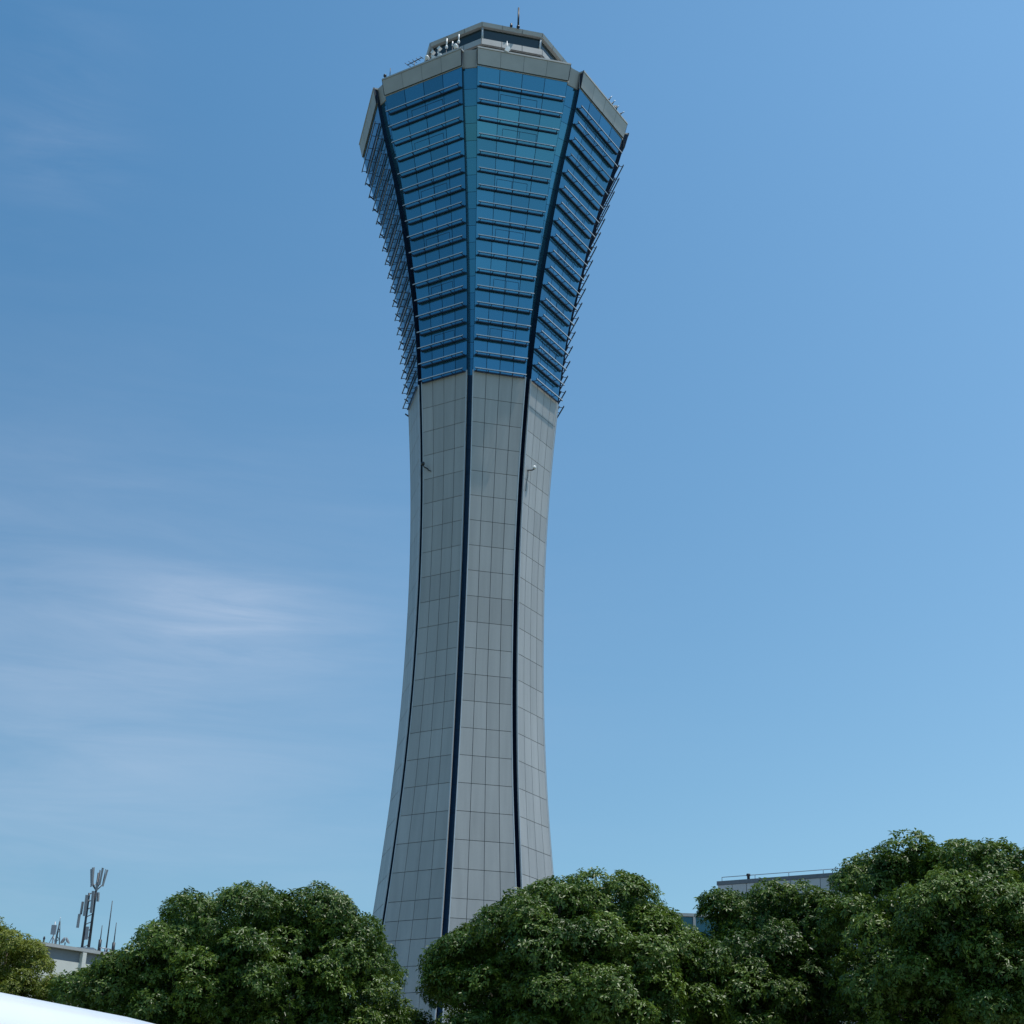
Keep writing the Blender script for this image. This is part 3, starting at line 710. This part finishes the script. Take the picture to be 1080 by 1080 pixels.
for a in range(len(secs)-1):
    for j in range(nsec-1):
        q = a*nsec+j; m.face((q, q+1, q+nsec+1, q+nsec))
    q = a*nsec; m.face((q+nsec-1, q, q+nsec, q+2*nsec-1))
m.smooth = False; m.face(list(range(nsec))); m.face(list(range((len(secs)-1)*nsec, len(secs)*nsec))[::-1])
body = m.build('body', PAINTW, van)
m = MB(); m.quad((1.40, -.80, 2.42), (2.02, -.80, 1.60), (2.02, .80, 1.60), (1.40, .80, 2.42)); m.v = [(x+.06, y, z+.05) for x, y, z in m.v]; m.build('windscreen', VGL, van)
for s in (-1, 1):
    m = MB(); m.quad((.55, s*1.012, 1.45), (1.60, s*1.012, 1.45), (1.28, s*1.0, 2.1), (.55, s*1.0, 2.1)); m.build('side_window', VGL, van)
    m = MB(); m.box((2.62, s*.66, .92), (.14, .30, .2)); m.build('headlight', TRIM, van)
    m = MB(); m.box((-2.74, s*.84, 1.2), (.06, .12, .5)); m.build('tail_light', simple('red_lens', (.35, .02, .02), .2), van)
    m = MB(); m.box((1.55, s*1.16, 1.5), (.12, .22, .32)); m.build('mirror', DARKMETAL, van)
    m = MB(); m.box((.62, s*1.02, 1.25), (.2, .05, .05)); m.build('door_handle', DARKMETAL, van)
    for xx in (1.75, -1.65):
        m = MB(); m.lathe([(.2, -.11), (.33, -.11), (.36, -.06), (.36, .06), (.33, .11), (.2, .11)], c=(0, 0, 0), axis='x', seg=28); m.v = [(b2, a2, c2) for a2, b2, c2 in m.v]; m.v = [(xx+x, s*.93+y, .36+z) for x, y, z in m.v]
        wv_ = m.build('wheel', RUB, van)
        m = MB(); m.lathe([(.2, -.09), (.21, .09), (.05, .1)], axis='x', seg=20); m.v = [(b2, a2*s, c2) for a2, b2, c2 in m.v]; m.v = [(xx+x, s*.93+y, .36+z) for x, y, z in m.v]; m.build('rim', GALV, wv_)
m = MB(); m.box((2.74, 0, .5), (.12, 1.7, .26)); m.build('bumper', DARKMETAL, van)
tag(van, 'white van in the bottom left corner, only its pale roof edge showing before the trees', 'van')

# ------------------------------------------------------------------ daylight
CLOUD = .42
SUN_EL, SUN_AZ = rad(73), rad(100)     # azimuth clockwise from +y (the camera looks along +y)
sd = Vector((math.sin(SUN_AZ)*math.cos(SUN_EL), math.cos(SUN_AZ)*math.cos(SUN_EL), math.sin(SUN_EL)))
L = bpy.data.lights.new('sun', 'SUN'); L.energy = 3.6; L.angle = rad(.53); L.color = (1, .95, .88)
lo = bpy.data.objects.new('sun', L); COL.objects.link(lo); lo.rotation_euler = (-sd).to_track_quat('-Z', 'Y').to_euler(); lo.location = (0, 0, 200)
w = bpy.data.worlds.new('World'); sc.world = w; w.use_nodes = True; nt = w.node_tree
bg = nt.nodes['Background']; sky = N(nt, 'ShaderNodeTexSky', sky_type='NISHITA'); sky.sun_disc = False
sky.sun_elevation = SUN_EL; sky.sun_rotation = SUN_AZ; sky.altitude = 0; sky.air_density = 1.0; sky.dust_density = .8; sky.ozone_density = 1.0
bg.inputs['Strength'].default_value = .15
tc = N(nt, 'ShaderNodeTexCoord'); sep = N(nt, 'ShaderNodeSeparateXYZ'); nt.links.new(tc.outputs['Generated'], sep.inputs[0])
# moist air: bluer than the standard atmosphere, brighter towards the sun's side
hz = maprange(nt, sep.outputs[0], -.30, .34, 0, 1)
tintm = N(nt, 'ShaderNodeMix', data_type='RGBA'); nt.links.new(hz, tintm.inputs['Factor']); tintm.inputs['A'].default_value = (.48, .87, .98, 1); tintm.inputs['B'].default_value = (.86, 1.23, 1.26, 1)
sk = N(nt, 'ShaderNodeMix', data_type='RGBA', blend_type='MULTIPLY'); sk.inputs['Factor'].default_value = 1; nt.links.new(sky.outputs[0], sk.inputs['A']); nt.links.new(tintm.outputs['Result'], sk.inputs['B'])
lowf = maprange(nt, sep.outputs[2], .16, .64, 0, 1)
lowm = N(nt, 'ShaderNodeMix', data_type='RGBA'); nt.links.new(lowf, lowm.inputs['Factor']); lowm.inputs['A'].default_value = (.885, .785, .765, 1); lowm.inputs['B'].default_value = (1, 1, 1, 1)
sk2 = N(nt, 'ShaderNodeMix', data_type='RGBA', blend_type='MULTIPLY'); sk2.inputs['Factor'].default_value = 1; nt.links.new(sk.outputs['Result'], sk2.inputs['A']); nt.links.new(lowm.outputs['Result'], sk2.inputs['B']); sk = sk2
# thin cirrus on a cloud layer in front and to the left
yf = math_(nt, 'MAXIMUM', sep.outputs[1], .05); uu = math_(nt, 'DIVIDE', sep.outputs[0], yf); el = sep.outputs[2]
def blob(u0, su, z0, sz):
    a = math_(nt, 'POWER', math_(nt, 'DIVIDE', math_(nt, 'SUBTRACT', uu, u0), su), 2); b = math_(nt, 'POWER', math_(nt, 'DIVIDE', math_(nt, 'SUBTRACT', el, z0), sz), 2)
    return math_(nt, 'EXPONENT', math_(nt, 'MULTIPLY', math_(nt, 'ADD', a, b), -1), 0)
cmb = N(nt, 'ShaderNodeCombineXYZ'); nt.links.new(uu, cmb.inputs[0]); nt.links.new(el, cmb.inputs[1])
def streak(rot, scl, sc_, lo_, hi_):
    mp = N(nt, 'ShaderNodeMapping'); mp.inputs['Rotation'].default_value = (0, 0, rad(rot)); mp.inputs['Scale'].default_value = scl; nt.links.new(cmb.outputs[0], mp.inputs[0])
    n1 = N(nt, 'ShaderNodeTexNoise'); n1.inputs['Scale'].default_value = sc_; n1.inputs['Detail'].default_value = 6; n1.inputs['Roughness'].default_value = .62; n1.inputs['Distortion'].default_value = .5; nt.links.new(mp.outputs[0], n1.inputs['Vector'])
    return maprange(nt, n1.outputs['Fac'], lo_, hi_, 0, 1)
s1 = streak(4, (3.0, 26, 1), 2.0, .40, .72); s2 = streak(-9, (2.0, 15, 1), 2.2, .36, .76)
c1 = math_(nt, 'MULTIPLY', blob(-.19, .085, .332, .026), math_(nt, 'ADD', math_(nt, 'MULTIPLY', s1, .50), .16))
c2 = math_(nt, 'MULTIPLY', blob(-.28, .24, .27, .16), math_(nt, 'ADD', math_(nt, 'MULTIPLY', s2, .34), .34))
c3 = math_(nt, 'MULTIPLY', blob(-.369, .06, .59, .05), math_(nt, 'MULTIPLY', s2, .25))
cf = math_(nt, 'MULTIPLY', math_(nt, 'ADD', math_(nt, 'ADD', c1, c2), c3), CLOUD)
mixc = N(nt, 'ShaderNodeMix', data_type='RGBA'); nt.links.new(cf, mixc.inputs['Factor']); nt.links.new(sk.outputs['Result'], mixc.inputs['A']); mixc.inputs['B'].default_value = (5.1, 5.5, 6.4, 1)
nt.links.new(mixc.outputs['Result'], bg.inputs['Color'])
sc.view_settings.view_transform = 'Standard'; sc.view_settings.look = 'None'; sc.view_settings.exposure = 0; sc.view_settings.gamma = 1
sc.cycles.max_bounces = 6; sc.cycles.transparent_max_bounces = 4
